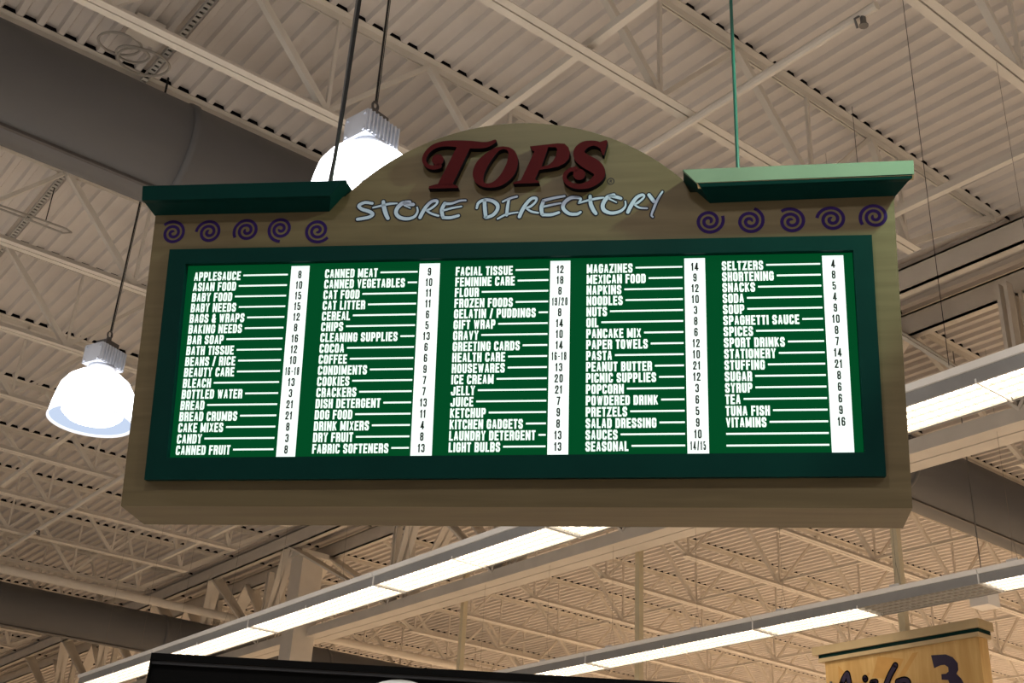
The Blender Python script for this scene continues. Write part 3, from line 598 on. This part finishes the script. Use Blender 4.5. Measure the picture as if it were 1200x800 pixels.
high_bay((2.296, 7.637, 4.775), HD - 0.02, 'glowing dome high bay lamp hanging left of the sign', math.radians(23))
high_bay((2.390, 4.427, 4.937), HD - 0.02, 'glowing dome high bay lamp half hidden behind the sign\'s arch', math.radians(12))

# ------------------------------------------------------------------ rows of fluorescent strip lights
def strip_light(off):
    """a 2.44 m fixture along y, origin at its top middle; off marks the unlit halves"""
    t = thing('strip_light', (0, 0, 0), '', 'light', 'fluorescent strip lights')
    L = 2.43
    b = MB(); b.prism([(-0.192, 0.005, -0.036), (-0.208, 0.005, 0.0), (0.12, 0.005, 0.0), (0.12, 0.005, -0.036)], (0, L, 0)); b.build('top_rail', M['white'], t)
    b = MB()
    b.add([(-0.175, 0.005, -0.030), (-0.175, L, -0.030), (-0.180, L, -0.118), (-0.180, 0.005, -0.118), (0.10, 0.005, -0.030), (0.10, L, -0.030), (0.180, L, -0.118), (0.180, 0.005, -0.118),
           (-0.165, L, -0.118), (-0.165, 0.005, -0.118), (0.165, L, -0.118), (0.165, 0.005, -0.118)],
          [(0, 3, 2, 1), (4, 5, 6, 7), (3, 9, 8, 2), (7, 6, 10, 11), (0, 4, 7, 3), (1, 2, 6, 5)])
    b.build('side_housing', M['grey'], t)
    for k in (0, 1):
        y0, y1 = 0.02 + 1.22 * k, 1.205 + 1.22 * k
        b = MB(); b.box((-0.163, y0, -0.100), (0.163, y1, -0.094)); b.build('lens', M['lensoff'] if off[k] else M['lens'], t)
        b = MB()
        for i in range(20):
            y = y0 + 0.03 + i * 0.0595; b.box((-0.163, y - 0.0008, -0.110), (0.163, y + 0.0008, -0.101))
        for x in (-0.163, -0.082, 0.0, 0.082, 0.160): b.box((x, y0, -0.116), (x + 0.002, y1, -0.101))
        b.build('louver', M['louver'], t)
    b = MB(); b.box((-0.182, 0.0, -0.12), (0.182, 0.012, -0.02)); b.build('joint_plate', M['white'], t)
    b = MB(); b.box((-0.182, 1.215, -0.12), (0.182, 1.225, -0.095)); b.build('lens_divider', M['white'], t)
    for y in (0.9, 2.2):
        b = MB(); b.box((-0.06, y - 0.05, 0.0), (0.06, y + 0.05, 0.012)); b.box((-0.06, y - 0.05, 0.0), (-0.05, y + 0.05, 0.07)); b.box((0.05, y - 0.05, 0.0), (0.06, y + 0.05, 0.07)); b.build('hanger_clip', M['white'], t)
        b = MB(); b.tube([(-0.05, y, 0.06), (0, y, 0.28), (0.05, y, 0.06)], 0.0018, 5); b.tube([(0, y, 0.28), (0, y, 2.02)], 0.0014, 5); b.build('hanging_wire', M['wire'], t)
    return t
ZR = 4.618
pl_ = strip_light((False, False)); pd_ = strip_light((True, False))
def row(xc, y0, n, labels, dark=None, first=False):
    for i in range(n):
        y = y0 + 2.44 * i
        p = pd_ if i == dark else pl_
        if not p.get('used'): p.location = (xc, y, ZR); p['label'] = labels(i); p['used'] = 1
        else: dup(p, (xc, y, ZR), labels(i))
row(5.775, 1.95, 6, lambda i: ['lit fluorescent strip light at the right of the sign running out of the frame', 'lit fluorescent strip light mostly hidden behind the right end of the sign',
    'lit fluorescent strip light emerging under the sign\'s lower edge', 'lit fluorescent strip light below the sign\'s left half, crossing the column',
    'lit fluorescent strip light running down toward the black board\'s left corner', 'lit fluorescent strip light at the bottom left edge of the picture'][i])
row(9.165, 2.86, 4, lambda i: ['lit fluorescent strip light entering at the right edge above the hanging aisle sign', 'fluorescent strip light with one dark unlit half above the hanging aisle sign',
    'lit fluorescent strip light crossing below the sign at lower right', 'lit fluorescent strip light just above the black board\'s right end'][i], dark=1)
row(12.46, 2.9, 1, lambda i: ['lit fluorescent strip light at the bottom right corner beside the aisle sign', 'lit fluorescent strip light hidden behind the hanging aisle sign'][i])
for o in (pl_, pd_):
    if 'used' in o: del o['used']

# ------------------------------------------------------------------ the aisle sign, posts and the rest
asg = thing('aisle_sign', (9.550, 6.553, 3.167), 'maple aisle sign with capped top and dark number three at the lower right', 'sign')
asg.scale = (0.98, 0.98, 0.98)
def lo(y, z): return (y - 6.69, z - 3.2)
b = MB(); b.box((0.02, -0.850, 0.0), (0.16, 0.825, 1.095)); b.build('board', M['maple'], asg)
b = MB(); b.box((-0.01, -0.872, 1.088), (0.19, 0.880, 1.125)); b.build('moulding', M['beige'], asg)
b = MB(); b.box((-0.005, -0.874, 1.125), (0.185, 0.880, 1.160)); b.build('green_band', M['green'], asg)
b = MB(); b.box((-0.03, -0.895, 1.160), (0.21, 0.936, 1.238)); b.build('cap', M['beige'], asg)
b = MB(); b.box((0.072, -0.086, 1.238), (0.142, -0.016, 3.38)); b.build('hanging_post', M['post'], asg)
THREE= [(6.329, 4.192), (6.18, 4.18), (6.115, 4.147), (6.071, 4.088), (6.072, 4.029), (6.096, 3.998), (6.055, 3.952), (6.034, 3.905), (6.029, 3.831), (6.072, 3.763), (6.153, 3.728), (6.256, 3.724), (6.347, 3.756), (6.336, 3.844), (6.262, 3.813), (6.192, 3.82), (6.161, 3.861), (6.174, 3.922), (6.183, 3.953), (6.247, 3.965), (6.245, 4.013), (6.198, 4.011), (6.17, 4.026), (6.169, 4.064), (6.201, 4.09), (6.244, 4.092), (6.312, 4.075)]
AISLE= [[(7.338, 4.047), (7.302, 4.107), (7.264, 4.143), (7.253, 4.101), (7.244, 4.036), (7.24, 3.972)], [(7.353, 3.985), (7.331, 4.063)], [(7.063, 4.078), (7.059, 4.069)], [(7.085, 4.001), (7.11, 3.941), (7.096, 3.892)], [(6.986, 4.028), (6.947, 4.028)], [(6.717, 4.151), (6.792, 4.059), (6.839, 3.972), (6.839, 3.886)], [(6.727, 4.145), (6.699, 4.141)], [(6.705, 4.002), (6.631, 4.008), (6.597, 3.981), (6.621, 3.93), (6.715, 3.911), (6.72, 3.865), (6.668, 3.837)], [(6.986, 4.021), (7.01, 3.976), (6.958, 3.923), (7.0, 3.881)]]

b = MB(); pl = [(0.017, *lo(y, z)) for y, z in THREE]; b.prism(pl, (0.01, 0, 0)); b.build('aisle_number', M['ink'], asg)
def yz_brush(b, pts, r, x):
    q = smooth([(y, z, 0) for y, z in pts]); p2 = [Vector(p[:2]) for p in q]
    c = MB(); ribbon(c, [tuple(p) for p in p2], r, 0)
    for p in (p2[0], p2[-1]): c.add([(p.x + r * math.cos(2*math.pi*i/12), p.y + r * math.sin(2*math.pi*i/12), 0) for i in range(12)], [tuple(range(12))])
    b.add([(x, *lo(vx, vy)) for vx, vy, _ in c.v], c.f)
AISLE.pop(6)
b = MB()
for s in AISLE: yz_brush(b, s, 0.034, 0.0185)
b.build('script_outline', M['black'], asg)
b = MB()
for s in AISLE: yz_brush(b, s, 0.020, 0.0165)
b.build('script_lettering', M['ink'], asg)
b = MB()
for pl in ([(7.36, 4.235), (7.395, 3.3), (7.37, 3.3), (7.345, 4.15), (7.16, 3.98), (7.14, 4.0)], [(6.9, 4.26), (6.62, 4.20), (6.75, 4.02), (6.98, 4.08)], [(6.52, 4.24), (6.46, 4.24), (6.76, 3.9), (6.8, 3.93)], [(7.14, 4.02), (7.02, 4.13), (7.0, 4.115), (7.12, 4.0)]):
    m = len(pl); b.add([(0.0193, *lo(y, z)) for y, z in pl], [tuple(range(m))])
b.build('stencil_pattern', M['orange'], asg)
b = MB(); b.tube([(0.019, *lo(7.455, 4.085)), (0.005, *lo(7.455, 4.085))], 0.012, 10); b.build('screw', M['rod'], asg)
for i, (y, lab) in enumerate(((10.228, 'square beige hanging post crossing the light row at lower middle right'), (13.789, 'square beige hanging post just above the black board\'s right half'))):
    pt = thing('hanging_post', (9.657, y * 0.9795, 2.2), lab, 'post', 'posts for the aisle signs')
    b = MB(); b.box((-0.035, -0.035, 1.0), (0.035, 0.035, 4.31)); b.build('post_tube', M['post'], pt)
    b = MB(); b.box((-0.11, -0.895, 0.92), (0.11, 0.936, 1.0)); b.build('cap', M['beige'], pt)
    b = MB(); b.box((-0.07, -0.85, 0.0), (0.07, 0.825, 0.92)); b.build('board', M['maple'], pt)
bx = thing('speaker_box', (10.4, 6.10, 4.72), 'small pale grey box hanging under the unlit end of the light row', 'box')
b = MB(); b.box((-0.10, -0.09, 0.0), (0.10, 0.10, 0.17)); b.build('housing', M['white'], bx)
b = MB(); b.tube([(0, 0, 0.17), (0, 0, 2.7)], 0.006, 6); b.build('hanger_rod', M['rod'], bx)

# black board along the lower edge
A_ = Vector((1.085, 2.737, 0)); B2 = Vector((2.10, 1.97, 0)); d_ = (B2 - A_).normalized(); ang = math.atan2(d_.y, d_.x)
bb = thing('black_board', (A_.x, A_.y, 0), 'black flat board with a glossy rim rising into the bottom edge of the picture', 'board', None, ang)
LB = (B2 - A_).length
b = MB(); b.box((0, 0.0, 1.45), (LB, 0.05, 2.150)); b.build('panel', M['screen'], bb)
b = MB()
b.box((-0.004, -0.012, 2.158), (LB, 0.052, 2.174)); b.box((-0.004, -0.012, 1.43), (0.0, 0.052, 2.158)); b.build('rim', M['screen'], bb)
b = MB(); b.box((0.0, -0.008, 2.150), (LB, 0.0, 2.157)); b.build('rim_highlight', M['screenrim'], bb)  # lighter strip painting the highlight line below the rim
b = MB(); ex = (Vector((1.631, 2.505, 0)) - A_).dot(d_); n = 40
b.prism([(ex + 0.135 * math.cos(2*math.pi*i/n), -0.002, 2.012 + 0.135 * math.sin(2*math.pi*i/n)) for i in range(n)], (0, 0.003, 0)); b.build('round_emblem', M['emblem'], bb)
b = MB(); b.tube([(LB / 2, 0.025, 0.03), (LB / 2, 0.025, 1.5)], 0.03, 12); b.build('stand_post', M['screen'], bb)
b = MB(); b.box((LB / 2 - 0.3, -0.2, 0.0), (LB / 2 + 0.3, 0.25, 0.03)); b.build('stand_base', M['screen'], bb)

# cables and a junction box on the deck at upper left
jb = thing('junction_box', (1.93, 7.20, HD - 0.09), 'white junction box with looped cables under the deck at upper left', 'box')
b = MB(); b.box((-0.11, -0.09, 0), (0.11, 0.09, 0.09)); b.box((-0.12, -0.10, -0.004), (0.12, 0.10, 0.004)); b.build('box_body', M['steel'], jb)
for r, ox, oy in ((0.13, -0.10, 0.22), (0.10, 0.02, 0.27), (0.16, 0.12, 0.30)):
    b = MB(); b.tube([(ox + r * math.cos(t) * 1.2, oy + r * math.sin(t), 0.03 - 0.05 * math.sin(t * 0.5)) for t in (2*math.pi*i/22 for i in range(23))], 0.010, 6); b.build('cable_loop', M['cable'], jb)
cl = thing('cable_coil', (2.15, 9.65, 5.42 + 1.6), 'pale coiled cable hanging below the round duct at far left', 'cable')
b = MB(); b.tube([(-1.0, 0.15, 0.10), (-0.4, 0.10, 0.06), (0.0, 0.0, 0.0), (0.15, -0.03, -0.02), (0.22, -0.02, 0.02), (0.18, 0.02, 0.06), (0.0, 0.04, 0.07), (-0.5, 0.12, 0.10)], 0.009, 6); b.build('coil', M['cable'], cl)
b = MB(); b.tube([(0, 0.04, 0.07), (0, 0.04, 0.42)], 0.005, 5); b.build('tie_wire', M['cord'], cl)
# a few thin drop wires in front of the deck
for i, ((x, y, z0), lab) in enumerate((((5.55, 3.29, 4.63), 'thin black wire dropping past the sign\'s right cornice to the light row'), ((6.45, 4.36, 5.0), 'short thin wire hanging above the right half of the sign\'s cornice'))):
    b = MB(); b.tube([(x, y, z0), (x, y, HD - 0.01)], 0.0022, 6); tag(b.build('hanging_wire', M['cord']), lab, 'wire', 'thin drop wires')
